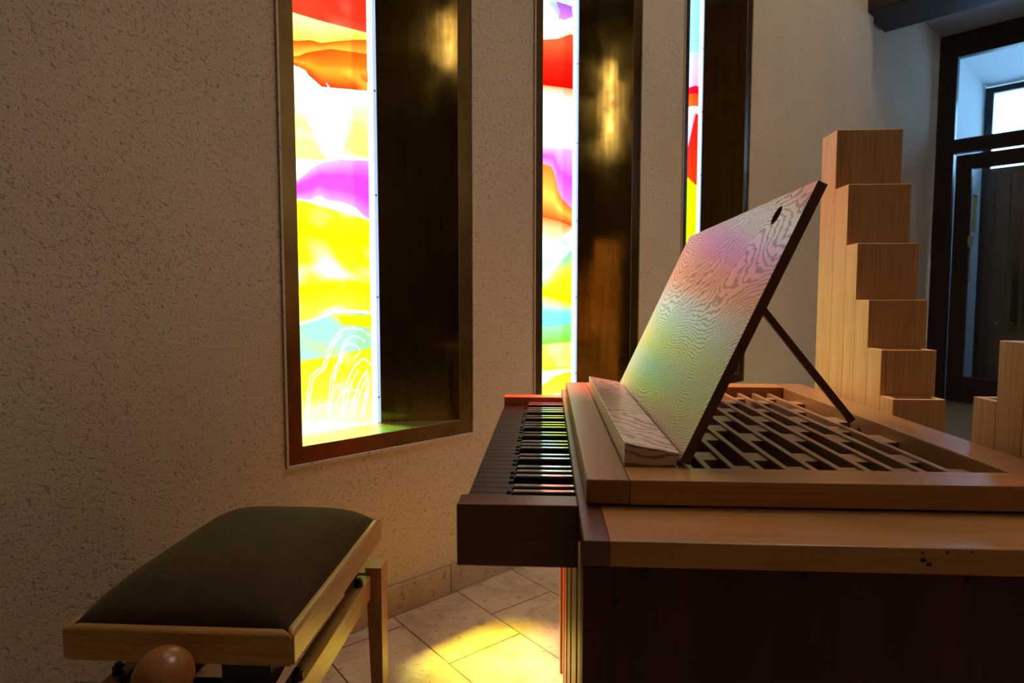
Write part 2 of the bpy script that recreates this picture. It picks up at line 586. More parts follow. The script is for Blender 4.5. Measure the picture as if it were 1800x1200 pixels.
def glass_obj(name, verts, faces, cols, parent, thick=0.004, glow=1.0, clear=1.0):
    base = base_of(parent)
    me = bpy.data.meshes.new(name)
    me.from_pydata([Vector(p) - base for p in verts], [], faces)
    at = me.color_attributes.new('glass_colour', 'FLOAT_COLOR', 'POINT')
    flat = []
    for cc in cols:
        flat += [cc[0], cc[1], cc[2], clear]
    at.data.foreach_set('color', flat)
    ga = me.attributes.new('glass_glow', 'FLOAT', 'POINT')
    ga.data.foreach_set('value', [glow] * len(verts))
    me.materials.append(M['art_glass'])
    o = bpy.data.objects.new(name, me)
    col.objects.link(o)
    o.parent = parent
    o['_b'] = list(base)
    s = o.modifiers.new('thickness', 'SOLIDIFY')
    s.thickness = thick
    s.offset = 0.0
    return o

MG = -1.785
def band(parent, t0, tl, tr, top, bot, stops, cloud=None, cfreq=6.0, seed=0.0, m=MG, glow=1.0, clear=1.0):
    """one pane of glass between two edge curves; stops: colours from top to bottom"""
    nu, nv = 26, 14
    vs_, fs, cs = [], [], []
    for j in range(nv + 1):
        s = j / nv
        for i in range(nu + 1):
            t = tl + (tr - tl) * i / nu
            zt, zb = interp(top, t), interp(bot, t)
            z = zt + (min(zb, zt - 0.0005) - zt) * s
            vs_.append(W(t0 + t, m, z))
            k = min(len(stops) - 2, int(s * (len(stops) - 1)))
            fr = s * (len(stops) - 1) - k
            nz = mnoise.noise(Vector((t * cfreq, z * cfreq * 1.6, seed)))
            fr = max(0.0, min(1.0, fr + 0.35 * nz))
            cc = [a + (b_ - a) * fr for a, b_ in zip(lin(stops[k]), lin(stops[k + 1]))]
            if cloud:
                wv = max(0.0, min(1.0, (mnoise.noise(Vector((t * cfreq * 1.3, z * cfreq * 2.6, seed + 9))) - 0.10) * 3.0))
                cc = [a + (b_ - a) * wv for a, b_ in zip(cc, lin(cloud))]
            # a darker, warmer strip runs up the right-hand edge
            if t > tr - 0.055:
                cc = [cc[0] * 0.86, cc[1] * 0.78, cc[2] * 0.74]
            vs_i = cc
            cs.append(vs_i)
    for j in range(nv):
        for i in range(nu):
            a = j * (nu + 1) + i
            fs.append((a, a + 1, a + nu + 2, a + nu + 1))
    return glass_obj('glass_pane', vs_, fs, cs, parent, 0.004, glow, clear)

def shape(parent, t0, pts, c_top, c_bot, m=MG + 0.006, name='glass_inlay'):
    zs = [p[1] for p in pts]
    zt, zb = max(zs), min(zs)
    cs = []
    for t, z in pts:
        s = (zt - z) / (zt - zb)
        cs.append([a + (b_ - a) * s for a, b_ in zip(lin(c_top), lin(c_bot))])
    return glass_obj(name, [W(t0 + t, m, z) for t, z in pts], [tuple(range(len(pts)))], cs, parent, 0.003)

def etched(parent, t0, lines, r=0.0010):
    mb = MB()
    def smooth(l):
        out = []
        for i in range(len(l) - 1):
            p0, p1, p2, p3 = l[max(i - 1, 0)], l[i], l[i + 1], l[min(i + 2, len(l) - 1)]
            for k in range(5):
                u = k / 5.0
                out.append(tuple(0.5 * (2 * b_ + (c_ - a_) * u + (2 * a_ - 5 * b_ + 4 * c_ - d_) * u * u + (3 * b_ - a_ - 3 * c_ + d_) * u ** 3)
                                 for a_, b_, c_, d_ in zip(p0, p1, p2, p3)))
        return out + [l[-1]]
    for li, l in enumerate(lines):
        for q in range(3):
            jl = [(t + random.uniform(-0.003, 0.003) * (q > 0), z + random.uniform(-0.005, 0.005) * (q > 0)) for t, z in smooth(l)[::2] + [l[-1]]]
            mb.tube([W(t0 + min(t, 0.348), MG + 0.004, max(z, 0.59)) for t, z in smooth(jl)], r * (1.0 if q == 0 else 0.6), 5)
    o = mb.build('etched_line', 'edge_white', parent)
    return o

CURVES1 = [  # (lower edge, colours from top to bottom, cloud)
    ([(0, 2.62), (0.36, 2.55)], [(255, 235, 240), (250, 215, 250)], None),
    ([(0, 2.30), (0.36, 2.24)], [(255, 190, 200), (255, 170, 130)], None),
    ([(0, 1.797), (0.122, 1.799), (0.192, 1.800), (0.265, 1.804), (0.359, 1.810)], [(255, 150, 110), (255, 75, 55), (255, 95, 70)], (255, 130, 110)),
    ([(0.120, 1.722), (0.164, 1.737), (0.199, 1.737), (0.245, 1.755), (0.303, 1.775), (0.359, 1.790)], [(255, 246, 165), (255, 220, 110)], None),
    ([(0.119, 1.677), (0.154, 1.699), (0.226, 1.728), (0.358, 1.746)], [(246, 120, 50), (252, 190, 95)], None),
    ([(0.118, 1.652), (0.161, 1.631), (0.196, 1.610), (0.261, 1.619), (0.360, 1.634)], [(245, 115, 45), (252, 165, 70), (255, 75, 45)], (252, 185, 90)),
    ([(0.112, 1.388), (0.182, 1.392), (0.257, 1.412), (0.356, 1.422)], [(250, 255, 240), (245, 255, 160), (247, 255, 150)], (255, 255, 235)),
    ([(0.110, 1.323), (0.123, 1.334), (0.155, 1.362), (0.191, 1.387), (0.257, 1.407), (0.356, 1.416)], [(255, 255, 255), (240, 255, 190)], None),
    ([(0.121, 1.272), (0.153, 1.272), (0.180, 1.290), (0.207, 1.278), (0.254, 1.277), (0.303, 1.265), (0.332, 1.241), (0.353, 1.232)], [(248, 175, 240), (225, 110, 250), (225, 110, 250), (250, 170, 240)], None),
    ([(0.121, 1.268), (0.153, 1.265), (0.179, 1.258), (0.254, 1.248), (0.353, 1.228)], [(255, 250, 255), (255, 255, 240)], None),
    ([(0.118, 0.911), (0.172, 0.927), (0.228, 0.945), (0.287, 0.946), (0.358, 0.938)], [(250, 250, 70), (255, 248, 30), (255, 255, 60), (252, 240, 40), (240, 255, 110)], (255, 255, 210)),
    ([(0.118, 0.902), (0.172, 0.918), (0.228, 0.936), (0.287, 0.937), (0.358, 0.929)], [(250, 255, 250), (240, 255, 250)], None),
    ([(0.115, 0.797), (0.188, 0.801), (0.245, 0.808), (0.356, 0.824)], [(160, 250, 190), (170, 255, 185)], (190, 255, 140)),
    ([(0, 0.578), (0.4, 0.578)], [(205, 250, 60), (210, 255, 90), (250, 255, 215)], (235, 255, 170)),
]
CURVES2 = [
    ([(0, 2.55), (0.4, 2.60)], [(255, 225, 215), (255, 205, 185)], None),
    ([(0.203, 2.087), (0.286, 2.091), (0.366, 2.119)], [(110, 190, 255), (150, 220, 255), (225, 245, 255)], (170, 170, 255)),
    ([(0.204, 2.006), (0.287, 2.033), (0.366, 2.073)], [(255, 255, 250), (255, 215, 190)], None),
    ([(0.204, 1.914), (0.367, 1.941)], [(255, 120, 85), (250, 25, 25)], None),
    ([(0.204, 1.830), (0.288, 1.842), (0.368, 1.853)], [(255, 70, 55), (252, 35, 25)], None),
    ([(0.205, 1.808), (0.271, 1.816), (0.368, 1.816)], [(255, 170, 140), (255, 215, 190)], None),
    ([(0.206, 1.589), (0.370, 1.607)], [(250, 255, 255), (235, 255, 245), (240, 255, 235)], (215, 255, 240)),
    ([(0.206, 1.522), (0.256, 1.518), (0.277, 1.477), (0.291, 1.426), (0.319, 1.394), (0.373, 1.362)], [(250, 195, 255), (222, 120, 255), (240, 170, 250)], None),
    ([(0.207, 1.309), (0.292, 1.302), (0.373, 1.290)], [(255, 150, 80), (255, 195, 110), (252, 105, 55)], None),
    ([(0.207, 1.245), (0.251, 1.216), (0.310, 1.233), (0.374, 1.271)], [(255, 150, 90), (255, 215, 175)], None),
    ([(0.208, 1.052), (0.249, 1.074), (0.311, 1.134), (0.375, 1.185)], [(230, 255, 250), (215, 250, 255)], (190, 255, 230)),
    ([(0.209, 0.992), (0.377, 0.956)], [(160, 255, 190), (225, 255, 70), (240, 245, 30)], None),
    ([(0.209, 0.864), (0.377, 0.875)], [(220, 255, 130), (150, 250, 225), (140, 250, 220)], None),
    ([(0.210, 0.793), (0.378, 0.797)], [(165, 255, 175), (150, 250, 105)], None),
    ([(0.210, 0.683), (0.379, 0.679)], [(205, 255, 130), (225, 255, 80)], (235, 255, 160)),
    ([(0.210, 0.626), (0.279, 0.658), (0.379, 0.669)], [(240, 255, 245), (235, 255, 240)], None),
    ([(0, 0.578), (0.4, 0.578)], [(205, 245, 70), (225, 255, 110)], None),
]
CURVES3 = [
    ([(0.276, 2.233), (0.351, 2.258)], [(255, 235, 225), (165, 215, 255), (165, 215, 255)], None),
    ([(0.282, 2.056), (0.358, 2.087)], [(185, 215, 255), (225, 190, 250)], None),
    ([(0.283, 2.025), (0.359, 2.047)], [(225, 50, 90), (235, 40, 70)], None),
    ([(0.285, 1.962), (0.361, 1.984)], [(250, 115, 60), (250, 130, 70)], None),
    ([(0.292, 1.751), (0.327, 1.850), (0.363, 1.944)], [(250, 225, 250), (235, 190, 250)], None),
    ([(0.298, 1.607), (0.377, 1.579)], [(240, 70, 60), (252, 95, 50)], None),
    ([(0, 1.15), (0.4, 1.12)], [(200, 250, 30), (205, 255, 40)], None),
    ([(0, 0.80), (0.4, 0.83)], [(255, 250, 80), (140, 250, 210)], None),
    ([(0, 0.578), (0.4, 0.578)], [(130, 250, 120), (215, 255, 70)], None),
]
LABELS = ['tall brass framed window of coloured art glass nearest the bench',
          'tall brass framed art glass window behind the far end of the keyboard',
          'narrowest looking art glass window, seen behind the music desk']
GI = 0.0405      # flange widths
for n, (t0, t1, ge) in enumerate(WIN):
    root = struct_empty('window_%d' % (n + 1), LABELS[n], W((t0 + t1) / 2, MW, Z_SILL))
    tin, tout = t0 + GI, t1 - 0.054
    zi = 0.5755
    # flanges
    MB().rbox(t0 + 0.001, tin, MW - 0.0002, MW + 0.0012, zi, Z_HEAD - 0.001).build('frame_strip', 'flange_brass', root)
    MB().rbox(tout, t1 - 0.001, MW - 0.0002, MW + 0.0012, zi, Z_HEAD - 0.001).build('frame_strip', 'flange_brass', root)
    MB().rbox(t0 + 0.001, t1 - 0.001, MW - 0.0002, MW + 0.0012, Z_SILL + 0.001, zi - 0.0008).build('frame_strip', 'flange_brass', root)
    MB().rbox(tin, tout, MW - 0.0002, MW + 0.0012, Z_HEAD - 0.05, Z_HEAD - 0.001).build('frame_strip', 'flange_brass', root)
    # niche lining: sill, head, left cheek and the long slanted sheet on the right
    MB().rbox(t0 + 0.003, t1 - 0.003, MG - 0.03, MW - 0.0006, zi - 0.006, zi + 0.0005).build('sill', 'lit_sill_brass', root)
    MB().rbox(t0 + 0.003, t1 - 0.003, MG - 0.03, MW - 0.0006, Z_HEAD - 0.05, Z_HEAD - 0.04).build('lining_head', 'brass', root)
    MB().rbox(t0 + 0.028, tin - 0.001, MG - 0.03, MW - 0.0006, zi, Z_HEAD - 0.05).build('lining_cheek', 'brass', root)
    p0, p1 = (t0 + ge + 0.012, MG + 0.004), (tout + 0.003, MW - 0.0006)
    dx, dm = p1[0] - p0[0], p1[1] - p0[1]
    L = math.hypot(dx, dm)
    ox, om = dm / L * 0.004, -dx / L * 0.004
    poly = [W(p0[0], p0[1], zi), W(p1[0], p1[1], zi), W(p1[0] + ox, p1[1] + om, zi), W(p0[0] + ox, p0[1] + om, zi)]
    MB().prism(poly, (0, 0, Z_HEAD - 0.05 - zi)).build('brass_panel', 'brass', root)
    # closing sheet behind the slanted panel
    MB().rbox(t0 + ge + 0.013, t1 - 0.003, MG - 0.03, MG - 0.024, zi, Z_HEAD - 0.05).build('back_sheet', 'brass', root)
    # bright edge glass, then the screwed metal strip, made to glow pale blue
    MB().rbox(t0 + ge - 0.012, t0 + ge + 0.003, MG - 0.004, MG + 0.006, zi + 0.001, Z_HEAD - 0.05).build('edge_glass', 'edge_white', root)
    bl = MB().rbox(t0 + ge + 0.0035, t0 + ge + 0.015, MG - 0.004, MG + 0.010, zi + 0.001, Z_HEAD - 0.05).build('edge_strip', 'edge_blue_glow', root)
    for k in range(11):
        zz = 0.66 + 0.325 * k
        ctr = W(t0 + ge + 0.009, MG + 0.0098, zz)
        MB().lathe(ctr, (MX, MY, 0), [(0, 0.0032), (0.0012, 0.0028), (0.0016, 0.0012)], 10).build('screw', 'screw_metal', bl)
    # plaster bead around the frame
    bd = MB()
    for a, bq, z0, z1 in ((t0 - 0.006, t0, Z_SILL - 0.006, Z_HEAD), (t1, t1 + 0.006, Z_SILL - 0.006, Z_HEAD), (t0, t1, Z_SILL - 0.008, Z_SILL)):
        bd.rbox(a, bq, MW - 0.01, MW + 0.006, z0, z1)
    bd.build('plaster_bead', 'plaster', root)
    # the coloured panes, top to bottom
    tl, tr = GI + 0.001, ge - 0.012
    top = [(0, Z_HEAD - 0.05), (0.5, Z_HEAD - 0.05)]
    # extra bright panes added high up, out of view, to light desk and pipes
    for zb_, stp in ((3.42, [(255, 250, 246), (255, 240, 232)]), (2.72, [(255, 244, 236), (255, 232, 226)])):
        bot = [(0, zb_), (0.4, zb_ + 0.05)]
        band(root, t0, tl, tr, top, bot, stp, None, 6.0, zb_, MG, 5.5, 0.55)
        top = bot
    for q, (bot, stops, cloud) in enumerate((CURVES1, CURVES2, CURVES3)[n]):
        band(root, t0, tl, tr, top, bot, stops, cloud, 6.0, q * 3.1 + n * 17)
        top = bot
    if n == 0:
        shape(root, t0, [(0.122, 1.649), (0.144, 1.643), (0.166, 1.616), (0.191, 1.600), (0.214, 1.594), (0.245, 1.575), (0.265, 1.537), (0.278, 1.510), (0.266, 1.477), (0.258, 1.438), (0.253, 1.413), (0.201, 1.405), (0.183, 1.426), (0.170, 1.460), (0.149, 1.498), (0.129, 1.535), (0.120, 1.597)], (255, 250, 252), (252, 245, 255))
        shape(root, t0, [(0.232, 0.926), (0.349, 0.929), (0.349, 0.886), (0.296, 0.896), (0.247, 0.900)], (215, 235, 40), (205, 235, 30))
        shape(root, t0, [(0.324, 1.675), (0.341, 1.689), (0.349, 1.693), (0.349, 1.657), (0.340, 1.658), (0.328, 1.664)], (255, 170, 90), (250, 130, 60))
        etched(root, t0, [
            [(0.209, 1.621), (0.251, 1.585), (0.275, 1.539), (0.284, 1.511), (0.272, 1.478), (0.261, 1.438), (0.261, 1.414)],
            [(0.123, 0.609), (0.126, 0.656), (0.132, 0.698), (0.141, 0.746), (0.165, 0.764), (0.182, 0.780), (0.198, 0.823), (0.217, 0.857), (0.241, 0.879), (0.276, 0.887), (0.316, 0.880), (0.346, 0.862)],
            [(0.130, 0.609), (0.134, 0.656), (0.140, 0.698), (0.150, 0.740), (0.172, 0.757), (0.190, 0.776), (0.206, 0.818), (0.225, 0.850), (0.247, 0.870)],
            [(0.193, 0.621), (0.200, 0.673), (0.205, 0.726), (0.225, 0.777), (0.245, 0.821), (0.269, 0.846)],
            [(0.201, 0.621), (0.209, 0.673), (0.215, 0.726), (0.233, 0.770), (0.252, 0.812)],
            [(0.241, 0.606), (0.248, 0.668), (0.267, 0.729), (0.294, 0.772), (0.324, 0.789), (0.345, 0.769)],
            [(0.250, 0.606), (0.257, 0.660), (0.276, 0.715), (0.300, 0.752)],
            [(0.215, 0.734), (0.237, 0.803), (0.257, 0.850), (0.295, 0.863), (0.325, 0.844)],
            [(0.264, 0.603), (0.285, 0.664), (0.307, 0.717), (0.334, 0.751)],
            [(0.276, 0.603), (0.296, 0.660), (0.316, 0.705), (0.336, 0.728)],
            [(0.222, 0.617), (0.226, 0.662), (0.246, 0.686), (0.286, 0.691), (0.312, 0.679)],
            [(0.334, 0.742), (0.339, 0.695), (0.326, 0.641), (0.312, 0.591)],
            [(0.326, 0.742), (0.330, 0.700), (0.318, 0.645), (0.304, 0.600)],
            [(0.138, 0.619), (0.158, 0.643), (0.184, 0.654), (0.222, 0.644), (0.245, 0.614)],
            [(0.238, 0.776), (0.249, 0.826), (0.281, 0.838), (0.308, 0.817), (0.288, 0.791)]])
    if n == 1:
        shape(root, t0, [(0.272, 2.172), (0.320, 2.178), (0.365, 2.182), (0.365, 2.142), (0.320, 2.115), (0.286, 2.111), (0.296, 2.143)], (165, 110, 240), (195, 150, 250))

# slit windows behind the viewer and an added wide one for fill light
def far_window(nr, label, box, pane_mat, fr=0.05):
    t0, t1, m0, m1, z0, z1, along_t = box
    root = struct_empty('window_%d' % nr, label, W((t0 + t1) / 2, (m0 + m1) / 2, z0))
    MB().rbox(t0, t1, m0, m1, z0, z1).build('pane', pane_mat, root)
    for k in range(4):
        mb = MB()
        if k < 2:
            zz = (z0 - fr, z0) if k == 0 else (z1, z1 + fr)
            mb.rbox(t0 - (fr if along_t else 0), t1 + (fr if along_t else 0), m0 - (0 if along_t else fr), m1 + (0 if along_t else fr), *zz)
        elif along_t:
            tt = (t0 - fr, t0) if k == 2 else (t1, t1 + fr)
            mb.rbox(tt[0], tt[1], m0, m1, z0, z1)
        else:
            mm = (m0 - fr, m0) if k == 2 else (m1, m1 + fr)
            mb.rbox(t0, t1, mm[0], mm[1], z0, z1)
        mb.build('frame', 'door_wood', root)
far_window(4, 'wide nave window added out of view for soft fill light', (3.3, 4.85, 4.96, 4.99, 1.6, 4.6, True), 'nave_fill_pane')
rl = struct_empty('window_7', 'added rooflight out of view, soft fill from the high ceiling', W(2.8, -0.1, Z_TOP))  # added for soft light from above
MB().rbox(2.0, 3.6, -0.8, 0.6, Z_TOP - 0.03, Z_TOP - 0.001).build('pane', 'roof_fill_pane', rl)
for q in ((1.94, 2.0, -0.86, 0.66), (3.6, 3.66, -0.86, 0.66), (2.0, 3.6, -0.86, -0.8), (2.0, 3.6, 0.6, 0.66)):
    MB().rbox(q[0], q[1], q[2], q[3], Z_TOP - 0.08, Z_TOP - 0.001).build('frame', 'door_wood', rl)
far_window(5, 'tall daylit slit window of the nave', (-1.22, -1.13, 4.96, 4.99, 3.30, 4.65, True), 'nave_slit')
far_window(6, 'short daylit slit window in the corner of the nave', (-2.95, -2.84, 4.96, 4.99, 4.55, 5.25, True), 'nave_slit')

# ------------------------------------------------------------------ entrance: inner glazed door, vestibule, outer door
d1 = struct_empty('door_1', 'dark framed glazed entrance door with transom', W(T_END, -0.6, 0))
PM = -1.526
MB().rbox(T_END - 0.05, T_END + 0.03, MW - 0.045, PM, 0.0, 3.43).build('door_post', 'door_wood', d1, bevel=0.004)
MB().rbox(T_END - 0.05, T_END + 0.03, 0.30, 0.40, 0.0, 3.43).build('door_post', 'door_wood', d1, bevel=0.004)
MB().rbox(T_END - 0.05, T_END + 0.03, PM, 0.30, 3.211, 3.43).build('door_head', 'door_wood', d1, bevel=0.004)
MB().rbox(T_END - 0.05, T_END + 0.03, PM, 0.30, 2.335, 2.463).build('transom_bar', 'door_wood', d1, bevel=0.004)
MB().rbox(T_END - 0.012, T_END - 0.004, PM, 0.30, 2.463, 3.211).build('transom_pane', 'clear_glass', d1)
leaf = MB().rbox(T_END - 0.04, T_END + 0.02, -1.505, -1.381, 0.01, 2.312).build('door_stile', 'door_wood', d1, bevel=0.004)
MB().rbox(T_END - 0.04, T_END + 0.02, -0.56, -0.44, 0.01, 2.312).build('door_stile', 'door_wood', d1, bevel=0.004)
MB().rbox(T_END - 0.04, T_END + 0.02, -1.381, -0.56, 2.178, 2.312).build('door_rail', 'door_wood', d1, bevel=0.004)
MB().rbox(T_END - 0.04, T_END + 0.02, -1.381, -0.56, 0.01, 0.245).build('door_rail', 'door_wood', d1, bevel=0.004)
MB().rbox(T_END - 0.012, T_END - 0.004, -1.381, -0.56, 0.245, 2.178).build('door_pane', 'clear_glass', d1)
MB().rbox(T_END - 0.04, T_END + 0.02, -0.42, 0.29, 0.01, 2.312).build('side_panel', 'door_wood', d1, bevel=0.004)
hd = MB()
hd.tube([W(T_END - 0.045, -1.36, 1.44), W(T_END - 0.075, -1.36, 1.43), W(T_END - 0.078, -1.36, 1.40), W(T_END - 0.078, -1.36, 1.19), W(T_END - 0.075, -1.36, 1.16), W(T_END - 0.045, -1.36, 1.15)], 0.008, 8)
hd.build('pull_handle', 'steel', leaf)
MB().rbox(T_END - 0.046, T_END - 0.040, -1.385, -1.345, 1.47, 1.56).build('lock_plate', 'steel', leaf)

TO = 8.3
w = MB()
w.rbox(T_END + 0.03, TO + 0.5, PM - 0.12, PM - 0.004, -0.05, 3.34)
w.rbox(T_END + 0.03, TO + 0.5, 0.40, 0.52, -0.05, 3.34)
w.rbox(T_END + 0.2, TO + 0.5, PM - 0.004, 0.40, 3.215, 3.34)
w.rbox(T_END + 0.03, T_END + 0.2, PM - 0.004, 0.40, 3.215, 3.30)
struct(w.build('wall_vestibule', 'white_plaster'), 'white plaster walls and ceiling of the entrance vestibule')
d2 = struct_empty('door_2', 'brown boarded outer door with glazed transom beyond the vestibule', W(TO, -0.6, 0))
MB().rbox(TO, TO + 0.06, PM, -1.455, 0.0, 3.20).build('door_post', 'door_wood', d2, bevel=0.003)
MB().rbox(TO, TO + 0.06, 0.32, 0.40, 0.0, 3.20).build('door_post', 'door_wood', d2, bevel=0.003)
MB().rbox(TO, TO + 0.06, -1.455, 0.32, 3.135, 3.20).build('door_head', 'door_wood', d2, bevel=0.003)
MB().rbox(TO, TO + 0.06, -1.455, 0.32, 2.28, 2.355).build('transom_bar', 'door_wood', d2, bevel=0.003)
MB().rbox(TO + 0.02, TO + 0.028, -1.455, 0.32, 2.355, 3.135).build('transom_pane', 'clear_glass', d2)
for k in range(13):
    m0 = -1.40 + 0.131 * k
    bo = MB().rbox(TO + 0.005, TO + 0.045, m0 + 0.003, m0 + 0.128, 0.02, 2.28).build('door_board', 'board_wood', d2, bevel=0.006)
    MB().lathe(W(TO + 0.005, m0 + 0.065, 0.72), (-TX, -TY, 0), [(0, 0.016), (0.006, 0.014), (0.012, 0.007), (0.014, 0.001)], 12).build('stud', 'stud', bo)
MB().rbox(TO + 0.046, TO + 0.06, -1.455, 0.32, 0.0, 2.28).build('door_backing', 'door_wood', d2)
MB().rbox(TO + 0.002, TO + 0.0455, -1.455, -1.40, 0.0, 2.28).build('door_stile', 'door_wood', d2, bevel=0.003)

nt_ = thing('wall_notice', 'small yellow notice hanging on the white vestibule wall', 'notice', W(8.05, PM, 1.68))
MB().rbox(7.97, 8.13, PM - 0.0035, PM + 0.004, 1.68, 2.04).build('sheet', 'paper_yellow', nt_)
MB().rbox(7.965, 8.135, PM - 0.0035, PM + 0.007, 2.04, 2.055).build('hanging_strip', 'screw_metal', nt_)

# ------------------------------------------------------------------ the organ console
XL, XR = 0.0355, 0.607        # lower case, left and right
YN, YF = 0.600, 1.632         # lower case, near and far end
ZL = 0.7445                   # ledge of the lower case
FY0, FY1 = 0.701, 1.531       # upper frame
ZT = 0.776                    # top of the upper frame
org = thing('organ_console', 'oak chest organ with dark keyboard and slatted open top', 'organ', (0.3, 1.1, 0))
# lower case
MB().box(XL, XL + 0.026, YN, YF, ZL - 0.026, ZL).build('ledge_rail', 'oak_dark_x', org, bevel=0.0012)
MB().box(XL + 0.026, XR, YN, FY0 + 0.02, ZL - 0.026, ZL).build('ledge_rail', 'oak_x', org, bevel=0.0012)
MB().box(XL + 0.026, XR, FY1 - 0.02, YF, ZL - 0.026, ZL).build('ledge_rail', 'oak_x', org, bevel=0.0012)
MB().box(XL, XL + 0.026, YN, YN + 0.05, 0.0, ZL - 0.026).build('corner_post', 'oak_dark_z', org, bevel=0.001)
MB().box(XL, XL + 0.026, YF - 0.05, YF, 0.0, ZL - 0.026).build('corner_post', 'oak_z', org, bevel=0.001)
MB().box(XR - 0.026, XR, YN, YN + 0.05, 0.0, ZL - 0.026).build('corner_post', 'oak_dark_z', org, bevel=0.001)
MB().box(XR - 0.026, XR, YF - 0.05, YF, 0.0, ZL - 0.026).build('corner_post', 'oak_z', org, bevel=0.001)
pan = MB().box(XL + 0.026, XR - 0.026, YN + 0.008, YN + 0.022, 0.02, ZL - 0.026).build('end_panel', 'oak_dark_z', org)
MB().box(XL + 0.026, XR - 0.026, YF - 0.022, YF - 0.008, 0.02, ZL - 0.026).build('end_panel', 'oak_z', org)
MB().box(XR - 0.02, XR - 0.006, YN + 0.05, YF - 0.05, 0.02, ZL - 0.026).build('rear_panel', 'oak_z', org)
for xx, zz in ((0.097, 0.709), (0.2523, 0.709), (0.4052, 0.7095), (0.0706, 0.6775), (0.555, 0.7095), (0.0706, 0.36), (0.0706, 0.06)):
    MB().lathe((xx, YN + 0.0085, zz), (0, -1, 0), [(0, 0.0045), (0.002, 0.0045), (0.003, 0.0036), (0.0032, 0.001)], 14).build('screw', 'screw_metal', pan)
# dark chips knocked out of the ledge edge
for xx, zz, ww, hh in ((0.357, 0.7325, 0.007, 0.005), (0.3625, 0.7285, 0.006, 0.004), (0.3785, 0.7405, 0.003, 0.003), (0.401, 0.7410, 0.003, 0.002), (0.356, 0.7395, 0.003, 0.004)):
    MB().prism([(xx - ww / 2, YN - 0.0002, zz), (xx - ww * 0.1, YN - 0.0002, zz - hh / 2), (xx + ww / 2, YN - 0.0002, zz - hh * 0.2), (xx + ww * 0.2, YN - 0.0002, zz + hh / 2), (xx - ww * 0.3, YN - 0.0002, zz + hh * 0.4)], (0, 0.0006, 0)).build('edge_chip', 'inner', org)
# player's side: boards set back between the posts
for k in range(9):
    y0 = YN + 0.05 + k * (YF - YN - 0.10) / 9
    y1 = YN + 0.05 + (k + 1) * (YF - YN - 0.10) / 9
    MB().box(XL + 0.006 + 0.002 * (k % 2), XL + 0.022, y0 + 0.0012, y1 - 0.0012, 0.03, ZL - 0.026).build('knee_board', 'oak_z', org, bevel=0.001)
# cheeks either side of the keys
KX = -0.1040
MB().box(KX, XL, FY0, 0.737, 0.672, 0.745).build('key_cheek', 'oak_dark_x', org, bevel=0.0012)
MB().box(KX, XL, 1.487, 1.527, 0.672, 0.745).build('key_cheek', 'oak_x', org, bevel=0.0012)
# upper frame
RW = 0.063
MB().box(0.0445, 0.0938, FY0, FY1, ZT - 0.0285, ZT).build('frame_rail', 'oak_y', org, bevel=0.0022, seg=3)
MB().box(0.0940, 0.176, FY0 + 0.0552, 1.4693, ZT - 0.0285, ZT).build('desk_board', 'oak_y', org)
MB().box(XR - RW, XR, FY0, FY1, ZT - 0.0285, ZT).build('frame_rail', 'oak_y', org, bevel=0.0015)
MB().box(0.0940, XR - RW - 0.0002, FY0, FY0 + 0.055, ZT - 0.0285, ZT - 0.0002).build('frame_rail', 'oak_x', org, bevel=0.0005)
MB().box(0.0940, XR - RW - 0.0002, 1.4695, FY1, ZT - 0.0285, ZT - 0.0002).build('frame_rail', 'oak_x', org, bevel=0.0015)
# sides of the upper box down to the ledge
ub = MB()
ub.box(0.048, 0.062, FY0 + 0.004, FY1 - 0.004, 0.60, ZT - 0.029)
ub.box(XR - 0.014, XR - 0.003, FY0 + 0.004, FY1 - 0.004, 0.60, ZT - 0.029)
ub.box(0.062, XR - 0.014, FY0 + 0.004, FY0 + 0.016, 0.60, ZT - 0.029)
ub.box(0.062, XR - 0.014, FY1 - 0.016, FY1 - 0.004, 0.60, ZT - 0.029)
ub.box(0.048, XR - 0.003, FY0 + 0.004, FY1 - 0.004, 0.585, 0.60)
ub.build('wind_chest', 'inner', org)
# slatted grille sunk in the frame
tray = MB().box(0.177, XR - RW - 0.001, 1.4575, 1.4693, 0.728, 0.7475).build('grille_bearer', 'slat_wood', org)
GX = [0.506 - 0.0336 * i for i in range(10)]
s0 = None
for x in GX:
    if s0 is None:
        s0 = MB().box(x, x + 0.0085, FY0 + 0.057, 1.4690, 0.728, 0.7615).build('slat', 'slat_wood', tray, bevel=0.0006, seg=1)
    else:
        dup(s0, (x - GX[0], 0, 0), tray)
k0 = None
edges_x = [x for x in GX]
for i in range(len(GX) + 0):
    x0 = GX[i] + 0.0087
    x1 = (GX[i - 1] if i else XR - RW) - 0.0002
    rows = [(0.792, 0.838), (0.990, 1.045), (1.148, 1.20), (1.345, 1.385)] if i % 2 == 0 else [(0.868, 0.912), (1.062, 1.112), (1.245, 1.285), (1.405, 1.4285)]
    for (ya, yb) in rows:
        MB().box(x0, x1, ya, yb, 0.738, 0.7575).build('spacer_block', 'slat_wood', tray)
# small metal pipes standing under the grille
for i in range(6):
    for j in range(2):
        xx, yy = 0.21 + 0.052 * i, 0.86 + 0.25 * j + 0.02 * (i % 3)
        MB().lathe((xx, yy, 0.601), (0, 0, 1), [(0, 0.004), (0.02, 0.009), (0.105 + 0.004 * (i % 3), 0.009), (0.105 + 0.004 * (i % 3), 0.0075), (0.06, 0.0075)], 12).build('metal_pipe', 'steel', org)

